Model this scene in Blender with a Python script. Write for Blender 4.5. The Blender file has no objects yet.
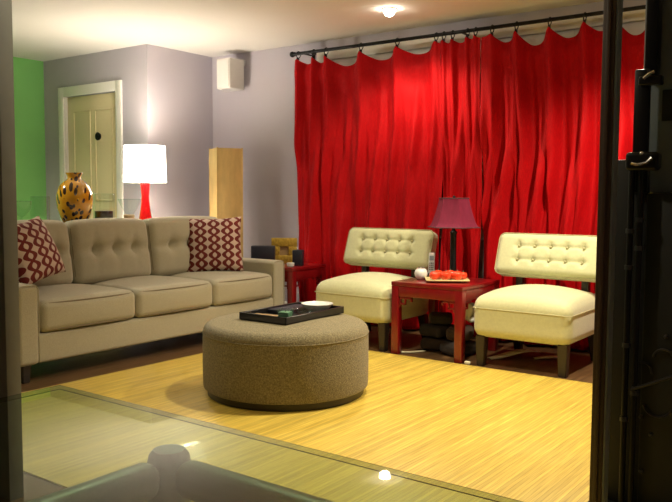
import bpy, bmesh, math, random
from mathutils import Vector, Matrix
random.seed(7)
SC = bpy.context.scene
COL = SC.collection
# ---------------------------------------------------------------- camera
FPX = 772.0
yaw, pit, rol = math.radians(36.4), math.radians(4.1), math.radians(0.3)
F = Vector((-math.sin(yaw)*math.cos(pit), math.cos(yaw)*math.cos(pit), -math.sin(pit)))
R0 = Vector((math.cos(yaw), math.sin(yaw), 0)); U0 = R0.cross(F)
RR = R0*math.cos(rol)+U0*math.sin(rol); UU = -R0*math.sin(rol)+U0*math.cos(rol)
cam_d = bpy.data.cameras.new('camera'); cam = bpy.data.objects.new('camera', cam_d); COL.objects.link(cam)
M = Matrix((RR, UU, -F)).transposed().to_4x4(); M.translation = Vector((0, 0, 1.15))
cam.matrix_world = M
cam_d.sensor_width = 36; cam_d.lens = FPX/672*36; cam_d.clip_start = .02
SC.camera = cam
# ---------------------------------------------------------------- world, exposure
w = bpy.data.worlds.new('world'); SC.world = w; w.use_nodes = True
w.node_tree.nodes['Background'].inputs[0].default_value = (.02, .025, .04, 1)
w.node_tree.nodes['Background'].inputs[1].default_value = .3
vs = SC.view_settings
vs.view_transform = 'Standard'; vs.look = 'None'; vs.gamma = 1; vs.use_curve_mapping = False
vs.exposure = 0.5
CEIL = 2.576
# recessed downlights: x, y, watts, beam (deg); last pair are unseen added fill
DOWN = [(-3.25, 5.08, 60, 140), (-1.25, 4.6, 180, 140), (-2.1, 3.7, 110, 110), (-2.0, 2.0, 25, 160), (-6.4, 2.6, 100, 150)]
DOWNCOL = (1.0, .88, .64)
LAMP_W, LAMPCOL = 48, (1.0, .91, .78)

# ---------------------------------------------------------------- materials
def rgb(c): return (c[0], c[1], c[2], 1)
def mat(name, col, rough=.6, var=.0, vscale=8, bump=0, bscale=120, metal=0, sheen=0, coat=0, spec=.5, stretch=(1, 1, 1), col2=None):
    m = bpy.data.materials.new(name); m.use_nodes = True
    nt = m.node_tree; N, L = nt.nodes, nt.links
    b = N['Principled BSDF']
    b.inputs['Roughness'].default_value = rough; b.inputs['Metallic'].default_value = metal
    b.inputs['Sheen Weight'].default_value = sheen; b.inputs['Coat Weight'].default_value = coat
    b.inputs['Specular IOR Level'].default_value = spec
    tc = N.new('ShaderNodeTexCoord'); mp = N.new('ShaderNodeMapping'); mp.inputs['Scale'].default_value = stretch
    L.new(tc.outputs['Object'], mp.inputs[0])
    n = N.new('ShaderNodeTexNoise'); n.inputs['Scale'].default_value = vscale; n.inputs['Detail'].default_value = 4
    L.new(mp.outputs[0], n.inputs['Vector'])
    r = N.new('ShaderNodeValToRGB')
    c2 = col2 or tuple(x*(1-var) for x in col)
    r.color_ramp.elements[0].position = .3; r.color_ramp.elements[1].position = .7
    r.color_ramp.elements[0].color = rgb(c2); r.color_ramp.elements[1].color = rgb(col)
    L.new(n.outputs['Fac'], r.inputs[0]); L.new(r.outputs[0], b.inputs['Base Color'])
    if bump:
        n2 = N.new('ShaderNodeTexNoise'); n2.inputs['Scale'].default_value = bscale; n2.inputs['Detail'].default_value = 3
        L.new(mp.outputs[0], n2.inputs['Vector'])
        bp = N.new('ShaderNodeBump'); bp.inputs['Strength'].default_value = bump; bp.inputs['Distance'].default_value = .01
        L.new(n2.outputs['Fac'], bp.inputs['Height']); L.new(bp.outputs[0], b.inputs['Normal'])
    return m
def emis(name, col, s):
    m = bpy.data.materials.new(name); m.use_nodes = True
    b = m.node_tree.nodes['Principled BSDF']
    b.inputs['Base Color'].default_value = rgb(col); b.inputs['Emission Color'].default_value = rgb(col); b.inputs['Emission Strength'].default_value = s
    return m
def glass_mat(name, tint, rough=.02, ior=1.5):
    m = bpy.data.materials.new(name); m.use_nodes = True
    nt = m.node_tree; N, L = nt.nodes, nt.links
    for n in list(N):
        if n.type != 'OUTPUT_MATERIAL': N.remove(n)
    o = N['Material Output']; t = N.new('ShaderNodeBsdfTransparent'); t.inputs[0].default_value = rgb(tint)
    g = N.new('ShaderNodeBsdfGlossy'); g.inputs['Roughness'].default_value = rough
    f = N.new('ShaderNodeFresnel'); f.inputs['IOR'].default_value = ior
    ge = N.new('ShaderNodeNewGeometry'); inv = N.new('ShaderNodeMath'); inv.operation = 'SUBTRACT'; inv.inputs[0].default_value = 1; L.new(ge.outputs['Backfacing'], inv.inputs[1])
    mu = N.new('ShaderNodeMath'); mu.operation = 'MULTIPLY'; L.new(f.outputs[0], mu.inputs[0]); L.new(inv.outputs[0], mu.inputs[1])
    mx = N.new('ShaderNodeMixShader'); L.new(mu.outputs[0], mx.inputs[0]); L.new(t.outputs[0], mx.inputs[1]); L.new(g.outputs[0], mx.inputs[2])
    L.new(mx.outputs[0], o.inputs[0]); return m

MT = {}
MT['wall'] = mat('painted grey plaster', (.50, .47, .54), .85, .04, 3, .05, 200)
MT['green'] = mat('green painted plaster', (.24, .62, .18), .8, .06, 3, .05, 200)
MT['ceiling'] = mat('white ceiling paint', (.80, .78, .75), .9, .03, 2, .08, 150)
MT['white'] = mat('white gloss paint', (.86, .85, .80), .45, .03, 4)
MT['door'] = mat('cream door paint', (.86, .75, .47), .5, .06, 3)
MT['floor'] = mat('dark brown floorboards', (.16, .085, .035), .4, .5, 5, .05, 60, stretch=(8, .6, 1))
MT['sofa'] = mat('beige woven upholstery', (.45, .415, .30), .9, .28, 260, .35, 420, sheen=.3)
MT['piping'] = mat('taupe upholstery piping', (.22, .18, .12), .9, .2, 200)
MT['chair'] = mat('pale lime velvet', (.58, .585, .34), .7, .1, 60, .15, 300, sheen=.5)
MT['button'] = mat('pale lime covered button', (.46, .43, .24), .7, .1, 60)
MT['otto'] = mat('olive tweed upholstery', (.30, .25, .13), .95, .6, 120, .6, 220, sheen=.2, stretch=(1, 1, 1))
MT['darkwood'] = mat('near-black stained wood', (.03, .02, .015), .4, .3, 20, stretch=(1, 1, 6))
MT['red_lacquer'] = mat('red lacquered wood', (.20, .004, .006), .28, .25, 6, coat=.4, stretch=(4, 4, 1))
MT['curtain'] = mat('red satin cloth', (.46, .001, .004), .7, .2, 90, .12, 260, sheen=0, spec=.15, stretch=(1, 1, .35))
MT['blackmetal'] = mat('black metal', (.012, .012, .014), .38, .2, 20, metal=.6)
MT['steel'] = mat('brushed grey steel', (.46, .49, .46), .4, .1, 30, metal=.25, stretch=(1, 6, 6))
MT['chrome'] = mat('chrome', (.75, .75, .75), .15, .02, 10, metal=1)
MT['tray'] = mat('black lacquer tray', (.012, .011, .013), .3, .2, 20, coat=.3)
MT['navybox'] = mat('dark navy box covering', (.012, .014, .028), .45, .2, 20)
MT['gold'] = mat('mottled gold leaf', (.62, .42, .06), .4, .5, 45, .3, 60, metal=.35)
MT['redglass'] = mat('red glass lamp body', (.36, .003, .005), .12, .1, 5, coat=1)
MT['purple'] = mat('plum silk lampshade', (.20, .018, .05), .75, .2, 50, .15, 200, spec=.2, sheen=0, stretch=(1, 1, .2))
MT['purpletrim'] = mat('dark plum trim braid', (.09, .02, .035), .7, .2, 60)
MT['tan'] = mat('tan paper', (.66, .47, .18), .7, .14, 30, .1, 90, stretch=(1, 1, .3))
MT['speaker'] = mat('white speaker casing', (.72, .70, .68), .5, .03, 10)
MT['grille'] = mat('pale grey speaker grille', (.55, .54, .53), .7, .12, 300)
MT['fruit'] = mat('glossy orange-red fruit skin', (.78, .05, .010), .12, .25, 14, coat=.6)
MT['plate'] = mat('cream glazed ceramic', (.72, .62, .28), .3, .1, 8, coat=.4)
MT['whiteglaze'] = mat('white glazed ceramic', (.72, .74, .72), .2, .06, 20, coat=.5)
MT['greywhite'] = mat('pale grey plastic', (.55, .56, .56), .4, .08, 20)
MT['greenwax'] = mat('green candle wax', (.16, .30, .19), .4, .15, 20)
MT['brownleather'] = mat('tan brown leather', (.34, .22, .10), .6, .2, 40)
MT['cloth_dark'] = mat('dark charcoal cloth', (.035, .027, .025), .9, .4, 22, .3, 90)
MT['cloth_brown'] = mat('dark brown cloth', (.055, .034, .022), .9, .4, 22, .3, 90)
MT['paper'] = mat('cream paper', (.74, .70, .48), .7, .1, 25)
MT['redpaper'] = mat('red print', (.5, .03, .02), .6, .1, 25)
MT['candle'] = mat('dark candle wax', (.035, .018, .015), .4, .3, 20)
MT['beige'] = mat('beige candle wax', (.5, .36, .22), .5, .1, 20)
MT['jamb'] = mat('olive grey painted trim', (.19, .195, .175), .55, .12, 14)
MT['jamb_dark'] = mat('dark brown stained trim', (.06, .034, .022), .45, .35, 10, stretch=(6, 6, .6))
MT['slate'] = mat('slate blue-grey metal', (.20, .24, .28), .5, .15, 12, metal=.2)
MT['gunmetal'] = mat('dark gunmetal', (.07, .07, .075), .35, .2, 20, metal=.7)
MT['panel'] = mat('black matte panel', (.010, .012, .012), .6, .2, 10)
MT['glass'] = glass_mat('clear glass', (.90, .95, .93), .03, 1.9)
MT['tableglass'] = glass_mat('pale green table glass', (.76, .87, .79), .015, 1.8)
MT['glassedge'] = glass_mat('green glass edge', (.66, .72, .60), .02)
MT['glassarris'] = mat('dark green glass arris', (.03, .035, .02), .1, .2, 5, coat=.5)
MT['night'] = mat('dark window pane', (.008, .01, .016), .05, .1, 3)
MT['shade'] = emis('lit white lampshade', (1.0, .93, .78), 5.0)
MT['lens'] = emis('lit downlight lens', (1.0, .9, .72), 40)

def rug_material():
    m = mat('yellow bamboo slats', (.82, .62, .12), .42, .3, 5, 0, coat=.15, stretch=(22, .9, 1), col2=(.60, .41, .06))
    nt = m.node_tree; N, L = nt.nodes, nt.links; b = N['Principled BSDF']
    tc = N.new('ShaderNodeTexCoord'); sx = N.new('ShaderNodeSeparateXYZ'); L.new(tc.outputs['Object'], sx.inputs[0])
    mu = N.new('ShaderNodeMath'); mu.operation = 'MULTIPLY'; mu.inputs[1].default_value = 55; L.new(sx.outputs[0], mu.inputs[0])
    fr = N.new('ShaderNodeMath'); fr.operation = 'FRACT'; L.new(mu.outputs[0], fr.inputs[0])
    lt = N.new('ShaderNodeMath'); lt.operation = 'LESS_THAN'; lt.inputs[1].default_value = .12; L.new(fr.outputs[0], lt.inputs[0])
    fl = N.new('ShaderNodeMath'); fl.operation = 'FLOOR'; L.new(mu.outputs[0], fl.inputs[0])
    wn = N.new('ShaderNodeTexWhiteNoise'); wn.noise_dimensions = '1D'; L.new(fl.outputs[0], wn.inputs['W'])
    ramp = [n for n in N if n.type == 'VALTORGB'][0]
    h = N.new('ShaderNodeHueSaturation'); L.new(ramp.outputs[0], h.inputs['Color'])
    mr = N.new('ShaderNodeMapRange'); mr.inputs['To Min'].default_value = .82; mr.inputs['To Max'].default_value = 1.12; L.new(wn.outputs['Value'], mr.inputs[0])
    L.new(mr.outputs[0], h.inputs['Value'])
    mx = N.new('ShaderNodeMix'); mx.data_type = 'RGBA'; mx.blend_type = 'MULTIPLY'; mx.inputs['B'].default_value = (.72, .66, .5, 1)
    L.new(lt.outputs[0], mx.inputs['Factor']); L.new(h.outputs[0], mx.inputs['A']); L.new(mx.outputs['Result'], b.inputs['Base Color'])
    return m
MT['rug'] = rug_material()

def math_node(nt, op, a, b=None):
    n = nt.nodes.new('ShaderNodeMath'); n.operation = op
    for i, v in enumerate((a, b)):
        if v is None: continue
        if isinstance(v, (int, float)): n.inputs[i].default_value = v
        else: nt.links.new(v, n.inputs[i])
    return n.outputs[0]
def pillow_material():
    m = mat('trellis printed cotton', (.15, .010, .009), .85, .2, 30, .2, 300)
    nt = m.node_tree; N, L = nt.nodes, nt.links; b = N['Principled BSDF']; ramp = [n for n in N if n.type == 'VALTORGB'][0]
    tc = N.new('ShaderNodeTexCoord'); s = N.new('ShaderNodeSeparateXYZ'); L.new(tc.outputs['Object'], s.inputs[0])
    x, z = s.outputs[0], s.outputs[2]
    per = 2*math.pi/.108
    wob = math_node(nt, 'MULTIPLY', math_node(nt, 'SINE', math_node(nt, 'MULTIPLY', z, 2*math.pi/.13)), 1.0)
    kx = math_node(nt, 'MULTIPLY', x, per/1.0*.5*1.0)
    l1 = math_node(nt, 'ABSOLUTE', math_node(nt, 'SINE', math_node(nt, 'ADD', kx, wob)))
    l2 = math_node(nt, 'ABSOLUTE', math_node(nt, 'SINE', math_node(nt, 'SUBTRACT', kx, wob)))
    mn = math_node(nt, 'MINIMUM', l1, l2)
    red = math_node(nt, 'LESS_THAN', mn, .47)
    mx = N.new('ShaderNodeMix'); mx.data_type = 'RGBA'; mx.inputs['A'].default_value = (.54, .42, .36, 1)
    L.new(red, mx.inputs['Factor']); L.new(ramp.outputs[0], mx.inputs['B']); L.new(mx.outputs['Result'], b.inputs['Base Color'])
    return m
MT['pillow'] = pillow_material()
def vase_material():
    m = mat('amber art glass', (.68, .36, .02), .15, .3, 9, coat=.6, col2=(.55, .25, .012))
    nt = m.node_tree; N, L = nt.nodes, nt.links; b = N['Principled BSDF']; ramp = [n for n in N if n.type == 'VALTORGB'][0]
    tc = N.new('ShaderNodeTexCoord'); mp = N.new('ShaderNodeMapping'); mp.inputs['Scale'].default_value = (27, 27, 8.5)
    m0 = N.new('ShaderNodeMapping'); m0.inputs['Rotation'].default_value = (.45, .4, .1); L.new(tc.outputs['Object'], m0.inputs[0]); L.new(m0.outputs[0], mp.inputs[0])
    v = N.new('ShaderNodeTexVoronoi'); v.inputs['Scale'].default_value = 1.0; L.new(mp.outputs[0], v.inputs['Vector'])
    f = math_node(nt, 'LESS_THAN', v.outputs['Distance'], .40)
    mx = N.new('ShaderNodeMix'); mx.data_type = 'RGBA'; mx.inputs['B'].default_value = (.035, .014, .008, 1)
    L.new(f, mx.inputs['Factor']); L.new(ramp.outputs[0], mx.inputs['A']); L.new(mx.outputs['Result'], b.inputs['Base Color'])
    return m
MT['vase'] = vase_material()

# ---------------------------------------------------------------- mesh helpers
def box(bm, x0, x1, y0, y1, z0, z1, bev=.004, seg=2, mtx=None):
    g = bmesh.ops.create_cube(bm, size=1)
    vv = g['verts']
    for v in vv:
        v.co = Vector(((x0+x1)/2+v.co.x*(x1-x0), (y0+y1)/2+v.co.y*(y1-y0), (z0+z1)/2+v.co.z*(z1-z0)))
    if bev:
        es = list({e for v in vv for e in v.link_edges})
        rb = bmesh.ops.bevel(bm, geom=es, offset=min(bev, .49*min(x1-x0, y1-y0, z1-z0)), segments=seg, affect='EDGES', profile=.5)
        vv = list({v for v in rb['verts']} | {v for f in rb['faces'] for v in f.verts})
    if mtx is not None:
        for v in vv: v.co = mtx @ v.co
    return vv
def taper_leg(bm, x, y, z0, z1, w0, w1, dx=0, dy=0):
    vs_ = []
    for z, wd, ox, oy in ((z0, w0, dx, dy), (z1, w1, 0, 0)):
        for sx, sy in ((-1, -1), (1, -1), (1, 1), (-1, 1)):
            vs_.append(bm.verts.new((x+ox+sx*wd/2, y+oy+sy*wd/2, z)))
    a = vs_
    for f in ((3, 2, 1, 0), (4, 5, 6, 7), (0, 1, 5, 4), (1, 2, 6, 5), (2, 3, 7, 6), (3, 0, 4, 7)):
        bm.faces.new([a[i] for i in f])
    es = list({e for v in vs_ for e in v.link_edges})
    bmesh.ops.bevel(bm, geom=es, offset=.004, segments=2, affect='EDGES')
def lathe(bm, prof, cx=0, cy=0, n=40, closed_top=True, closed_bot=True, squash=None):
    rings = []
    for r, z in prof:
        rings.append([bm.verts.new((cx+r*math.cos(2*math.pi*i/n), cy+r*math.sin(2*math.pi*i/n), z)) for i in range(n)])
    for a, b in zip(rings, rings[1:]):
        for i in range(n):
            bm.faces.new((a[i], a[(i+1) % n], b[(i+1) % n], b[i]))
    if closed_bot: bm.faces.new(rings[0][::-1])
    if closed_top: bm.faces.new(rings[-1])
def tube(bm, pts, r, n=8, closed=False):
    pts = [Vector(p) for p in pts]; m = len(pts); rings = []
    prev = None
    for i, p in enumerate(pts):
        if closed: t = pts[(i+1) % m]-pts[i-1]
        else: t = pts[min(i+1, m-1)]-pts[max(i-1, 0)]
        t.normalize()
        if prev is None:
            a = t.cross(Vector((0, 0, 1)))
            if a.length < .01: a = t.cross(Vector((1, 0, 0)))
        else: a = prev-t*prev.dot(t)
        a.normalize(); b = t.cross(a); prev = a
        rings.append([bm.verts.new(p+a*r*math.cos(2*math.pi*k/n)+b*r*math.sin(2*math.pi*k/n)) for k in range(n)])
    for i in range(m if closed else m-1):
        A, B = rings[i], rings[(i+1) % m]
        for k in range(n): bm.faces.new((A[k], A[(k+1) % n], B[(k+1) % n], B[k]))
    if not closed: bm.faces.new(rings[0][::-1]); bm.faces.new(rings[-1])
def rbox(bm, half, r, flat=(8, 8, 8), k=4, fn=None, mtx=None):
    """rounded box centred at 0, grid surface, fn deforms each vertex"""
    cs = []
    for a, n in zip(half, flat):
        e = [r*math.tan(math.pi/4*i/k) for i in range(k+1)]
        inner = [-(a-r)+2*(a-r)*i/n for i in range(n+1)]
        cs.append([-(a-r)-x for x in e[:0:-1]]+inner+[(a-r)+x for x in e[1:]])
    vd = {}
    def V(p):
        key = tuple(round(c, 6) for c in p)
        if key not in vd:
            q = Vector([max(-(h-r), min(h-r, c)) for c, h in zip(p, half)])
            d = Vector(p)-q
            c = q+d.normalized()*r
            if fn: c = fn(c)
            if mtx is not None: c = mtx @ c
            vd[key] = bm.verts.new(c)
        return vd[key]
    for ax in range(3):
        u, v = (ax+1) % 3, (ax+2) % 3
        for s in (-1, 1):
            for i in range(len(cs[u])-1):
                for j in range(len(cs[v])-1):
                    q = []
                    for di, dj in ((0, 0), (1, 0), (1, 1), (0, 1)):
                        p = [0, 0, 0]; p[ax] = s*half[ax]; p[u] = cs[u][i+di]; p[v] = cs[v][j+dj]; q.append(V(p))
                    bm.faces.new(q if s > 0 else q[::-1])
def sphere(bm, c, r, seg=20, ring=12, sc=(1, 1, 1)):
    g = bmesh.ops.create_uvsphere(bm, u_segments=seg, v_segments=ring, radius=r)
    for v in g['verts']: v.co = Vector((v.co.x*sc[0]+c[0], v.co.y*sc[1]+c[1], v.co.z*sc[2]+c[2]))
def prism(bm, pts, y0, y1):
    """polygon in xz extruded along y"""
    a = [bm.verts.new((x, y0, z)) for x, z in pts]; b = [bm.verts.new((x, y1, z)) for x, z in pts]
    bm.faces.new(a); bm.faces.new(b[::-1]); n = len(pts)
    for i in range(n): bm.faces.new((a[i], b[i], b[(i+1) % n], a[(i+1) % n]))

def obj(name, bm, m, parent=None, flat=False, label=None, sharp=38):
    bmesh.ops.recalc_face_normals(bm, faces=bm.faces)
    for e in bm.edges:
        if len(e.link_faces) == 2 and e.calc_face_angle(0) > math.radians(sharp): e.smooth = False
    for f in bm.faces: f.smooth = not flat
    me = bpy.data.meshes.new(name); bm.to_mesh(me); bm.free()
    mm = m if isinstance(m, (list, tuple)) else [m]
    for k in mm: me.materials.append(MT[k])
    o = bpy.data.objects.new(name, me); COL.objects.link(o)
    if parent is not None:
        o.parent = parent
        wl = world_loc(parent)
        if wl.length: me.transform(Matrix.Translation(-wl))
    if label: o['label'] = label
    return o
WL = {}
def world_loc(o):
    while o is not None:
        if o.name in WL: return WL[o.name]
        o = o.parent
    return Vector((0, 0, 0))
def thing(name, label, cat, loc=(0, 0, 0), rotz=0, group=None, world=True):
    """Empty at the thing's base. world=True: part meshes are written in world coordinates."""
    o = bpy.data.objects.new(name, None); COL.objects.link(o); o.empty_display_size = .1
    o.location = loc; o.rotation_euler = (0, 0, rotz); o['label'] = label; o['category'] = cat
    if group: o['group'] = group
    if world: WL[o.name] = Vector(loc)
    return o
def tag(o, label, cat, group=None):
    o['label'] = label; o['category'] = cat
    if group: o['group'] = group
    return o
def struct(name, bm, m, parent=None):
    o = obj(name, bm, m, parent)
    if parent is None: o['kind'] = 'structure'
    return o
def origin_to(o, c):
    o.data.transform(Matrix.Translation(-Vector(c))); o.location = c; return o
def dup(root, loc, rotz=None, label=None):
    r = root.copy(); COL.objects.link(r); r.location = loc
    if rotz is not None: r.rotation_euler = (0, 0, rotz)
    if label: r['label'] = label
    for ch in list(root.children):
        c = ch.copy(); COL.objects.link(c); c.parent = r
        for g in ch.children:
            d = g.copy(); COL.objects.link(d); d.parent = c
    return r
def B(): return bmesh.new()

# ---------------------------------------------------------------- room shell
XL, XR, YN, YW = -7.56, 0.95, -1.6, 5.78
XC, YD = -5.87, 4.92            # jutting corner by the door
def slab(name, m, *a):
    bm = B(); box(bm, *a, bev=0); return struct(name, bm, m)
slab('floor', 'floor', XL-.1, XR+.1, YN-.1, YW+.1, -.1, 0)
slab('ceiling', 'ceiling', XL-.1, XR+.1, YN-.1, YW+.1, CEIL, CEIL+.1)
bm = B()
WX0, WX1, WZ0, WZ1 = -4.40, -1.2, .9, 2.45      # window opening
for a in ((XC-.1, WX0, YW, YW+.1, 0, CEIL), (WX1, XR+.1, YW, YW+.1, 0, CEIL), (WX0, WX1, YW, YW+.1, 0, WZ0), (WX0, WX1, YW, YW+.1, WZ1, CEIL)): box(bm, *a, bev=0)
struct('wall_back', bm, 'wall')
slab('wall_return', 'wall', XC-.1, XC, YD, YW, 0, CEIL)
# door wall with a real opening
DX0, DX1, DZ = -7.19, -6.33, 2.17
bm = B()
for a in ((XL, DX0, YD, YD+.1, 0, CEIL), (DX1, XC-.1, YD, YD+.1, 0, CEIL), (DX0, DX1, YD, YD+.1, DZ, CEIL)): box(bm, *a, bev=0)
struct('wall_door', bm, 'wall')
slab('wall_left', 'green', XL-.1, XL, YN, YD, 0, CEIL)
slab('wall_right', 'wall', XR, XR+.1, YN, YW, 0, CEIL)
slab('wall_front', 'wall', XL, XR, YN-.1, YN, 0, CEIL)
for nm, a in (('baseboard_back', (XC, XR, YW-.018, YW, 0, .11)), ('baseboard_return', (XC, XC+.018, YD-.018, YW-.018, 0, .11)), ('baseboard_left', (XL, XL+.018, YN, YD, 0, .11))):
    bm = B(); box(bm, *a, bev=.005); struct(nm, bm, 'white')
# door
bm = B(); box(bm, DX0+.004, DX1-.004, YD+.03, YD+.075, .008, DZ-.004, .003)
dr = struct('door_1', bm, 'door')
bm = B()
dw = DX1-DX0
for (fx0, fx1, z0, z1) in ((.12, .46, .25, .95), (.54, .88, .25, .95), (.12, .46, 1.08, 2.02), (.54, .88, 1.08, 2.02)):
    x0, x1 = DX0+fx0*dw, DX0+fx1*dw
    for q in ((x0, x1, z0, z0+.02), (x0, x1, z1-.02, z1), (x0, x0+.02, z0, z1), (x1-.02, x1, z0, z1)): box(bm, q[0], q[1], YD+.022, YD+.032, q[2], q[3], .003)
obj('panel_moulding', bm, 'door', dr)
bm = B()
for q in ((DX0-.09, DX0, 0, DZ+.1), (DX1, DX1+.09, 0, DZ+.1), (DX0, DX1, DZ, DZ+.1)): box(bm, q[0], q[1], YD-.02, YD, q[2], q[3], .004)
for q in ((DX0, DX0+.004, 0, DZ), (DX1-.004, DX1, 0, DZ)): box(bm, q[0], q[1], YD, YD+.1, q[2], q[3], 0)
obj('door_frame', bm, 'white', dr)
bm = B()
for r, y0, y1 in ((.042, .012, .03), (.02, .004, .012)):
    g = bmesh.ops.create_cone(bm, cap_ends=True, segments=24, radius1=r, radius2=r*.85, depth=y1-y0)
    for v in g['verts']: v.co = Vector((-6.66+v.co.x, YD+(y0+y1)/2-v.co.z*-1, 1.74+v.co.y))
obj('door_viewer', bm, 'blackmetal', dr, label='round dark viewer in the cream door')
bm = B(); sphere(bm, (-7.10, YD-.03, 1.02), .03); tube(bm, [(-7.10, YD+.03, 1.02), (-7.10, YD-.03, 1.02)], .012, 10)
obj('door_knob', bm, 'chrome', dr)
# window behind the curtains: white casing and sashes
bm = B()
for q in ((WX0-.08, WX0+.02, WZ0-.1, WZ1+.03), (WX1-.02, WX1+.08, WZ0-.1, WZ1+.03), (WX0, WX1, WZ1-.05, WZ1+.03), (WX0, WX1, WZ0-.1, WZ0+.02)): box(bm, q[0], q[1], YW-.022, YW+.06, q[2], q[3], .004)
wf = struct('window_1', bm, 'white')
bm = B()
xs = [WX0+.02+(WX1-WX0-.04)*i/4 for i in range(5)]
for a, b in zip(xs, xs[1:]):
    for q in ((a, a+.05, WZ0, WZ1-.05), (b-.05, b, WZ0, WZ1-.05), (a+.05, b-.05, WZ1-.24, WZ1-.05), (a+.05, b-.05, WZ0, WZ0+.07), (a+.05, b-.05, 1.62, 1.66)): box(bm, q[0], q[1], YW+.01, YW+.05, q[2], q[3], .003)
obj('sash', bm, 'white', wf)
bm = B(); box(bm, WX0, WX1, YW+.052, YW+.058, WZ0, WZ1-.04, 0); obj('pane', bm, 'night', wf)
# posts of the opening the photo looks through
bm = B(); box(bm, -2.82, -2.65, 1.545, 1.603, 0, CEIL, .003); struct('trim_1', bm, 'jamb')
bm = B(); box(bm, -.832, -.791, 2.60, 2.66, 0, CEIL, .004); box(bm, -.817, -.803, 2.59, 2.60, 0, CEIL, .003); t2 = struct('trim_2', bm, 'jamb_dark')
bm = B(); box(bm, -.791, -.784, 2.605, 2.655, 0, CEIL, .002); obj('edge_strip', bm, 'slate', t2, label='slate grey edge strip')

# ---------------------------------------------------------------- recessed ceiling lights, the last pair added out of view as fill
for i, (x, y, wt, beam) in enumerate(DOWN):
    lb = ('small round recessed ceiling light above the red curtains' if i == 0 else
          ['', 'recessed ceiling light above the right-hand slipper chair', 'recessed ceiling light over the right side of the bamboo mat', 'unseen recessed ceiling light added as fill nearest the glass table', 'unseen recessed ceiling light added as fill beside the green wall'][i])
    t = thing('ceiling_light', lb, 'ceiling light', (x, y, CEIL), group='recessed ceiling lights')
    bm = B(); lathe(bm, [(.042, CEIL-.001), (.055, CEIL-.001), (.058, CEIL-.006), (.050, CEIL-.010), (.042, CEIL-.004), (.042, CEIL-.001)], x, y, 32, False, False); obj('trim_ring', bm, 'white', t)
    bm = B(); lathe(bm, [(.042, CEIL-.001), (.042, CEIL-.02), (.037, CEIL-.038), (.024, CEIL-.052), (.006, CEIL-.058)], x, y, 24); obj('lens', bm, 'lens', t)
    ld = bpy.data.lights.new('downlight', 'SPOT'); ld.energy = wt; ld.color = DOWNCOL; ld.spot_size = math.radians(beam); ld.spot_blend = .7; ld.shadow_soft_size = .04
    lo = bpy.data.objects.new('downlight', ld); COL.objects.link(lo); lo.location = (x, y, CEIL-.09)

# ---------------------------------------------------------------- bamboo mat
bm = B(); box(bm, -4.06, .55, 1.75, 4.70, .0, .008, .003)
tag(obj('floor_mat', bm, 'rug'), 'large yellow bamboo slat mat spread under the round ottoman', 'rug')

# ---------------------------------------------------------------- sofa
SFX, SY0, SY1 = -4.20, 2.53, 4.97
sofa = thing('sofa', 'long beige three-seat sofa with button-tufted back cushions', 'sofa', ((SFX-5.12)/2, (SY0+SY1)/2, 0))
bm = B()
rbox(bm, ((.90)/2, (SY1-SY0-.28)/2+.01, .09), .02, (2, 4, 2), 3, mtx=Matrix.Translation((SFX-.455, (SY0+SY1)/2, .21)))
obj('seat_base', bm, 'sofa', sofa)
bm = B(); rbox(bm, (.09, (SY1-SY0)/2-.01, .39), .04, (2, 8, 6), 4, mtx=Matrix.Translation((-5.03, (SY0+SY1)/2, .50)))
obj('back_frame', bm, 'sofa', sofa)
def arm_fn(c):
    # arm slopes gently up to the rear
    c = c.copy()
    if c.z > 0: c.z += .02*max(0, -c.x/.42)
    return c
for yc in (SY0+.072, SY1-.072):
    bm = B(); rbox(bm, (.425, .072, .245), .03, (6, 2, 4), 4, arm_fn, Matrix.Translation((SFX-.425, yc, .36)))
    a = obj('arm', bm, 'sofa', sofa)
    bm = B()
    pts = []
    for t in range(25):
        q = math.pi*t/24
    hw, top = .066, .603
    loop = [(SFX-.004, yc-hw, .13), (SFX-.004, yc-hw, top-.03), (SFX-.004, yc-hw+.012, top-.008), (SFX-.004, yc-hw+.03, top-.001), (SFX-.004, yc+hw-.03, top-.001), (SFX-.004, yc+hw-.012, top-.008), (SFX-.004, yc+hw, top-.03), (SFX-.004, yc+hw, .13)]
    tube(bm, loop, .0035, 6); obj('piping', bm, 'sofa', a)
ys = [2.678, 3.407, 4.136, 4.822]
for i in range(3):
    y0, y1 = ys[i], ys[i+1]; hy = (y1-y0)/2-.003; yc = (y0+y1)/2
    def sfn(c, hy=hy):
        u, v = c.x/.37, c.y/hy
        k = max(0, 1-u*u)*max(0, 1-v*v)
        c = c.copy()
        if c.z > 0: c.z += .035*k**.7
        if c.x > 0: c.x += .018*max(0, 1-v*v)*max(0, 1-(c.z/.1)**2)
        return c
    bm = B(); rbox(bm, (.37, hy, .098), .045, (12, 12, 4), 5, sfn, Matrix.Translation((SFX-.36, yc, .40)))
    s = obj('seat_cushion', bm, 'sofa', sofa)
    bm = B()
    for zz in (.083, -.083):
        loop = []
        for t in range(16): loop.append((.340+.017*max(0, 1-(t/7.5-1)**2), (t/7.5-1)*(hy-.035), zz))
        loop = [(-.3, -hy+.014, zz), (.29, -hy+.014, zz)]+loop+[(.29, hy-.014, zz), (-.3, hy-.014, zz)]
        tube(bm, [(p[0]+SFX-.345, p[1]+yc, p[2]+.40) for p in loop], .0045, 6)
    obj('piping', bm, 'piping', s)
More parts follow.
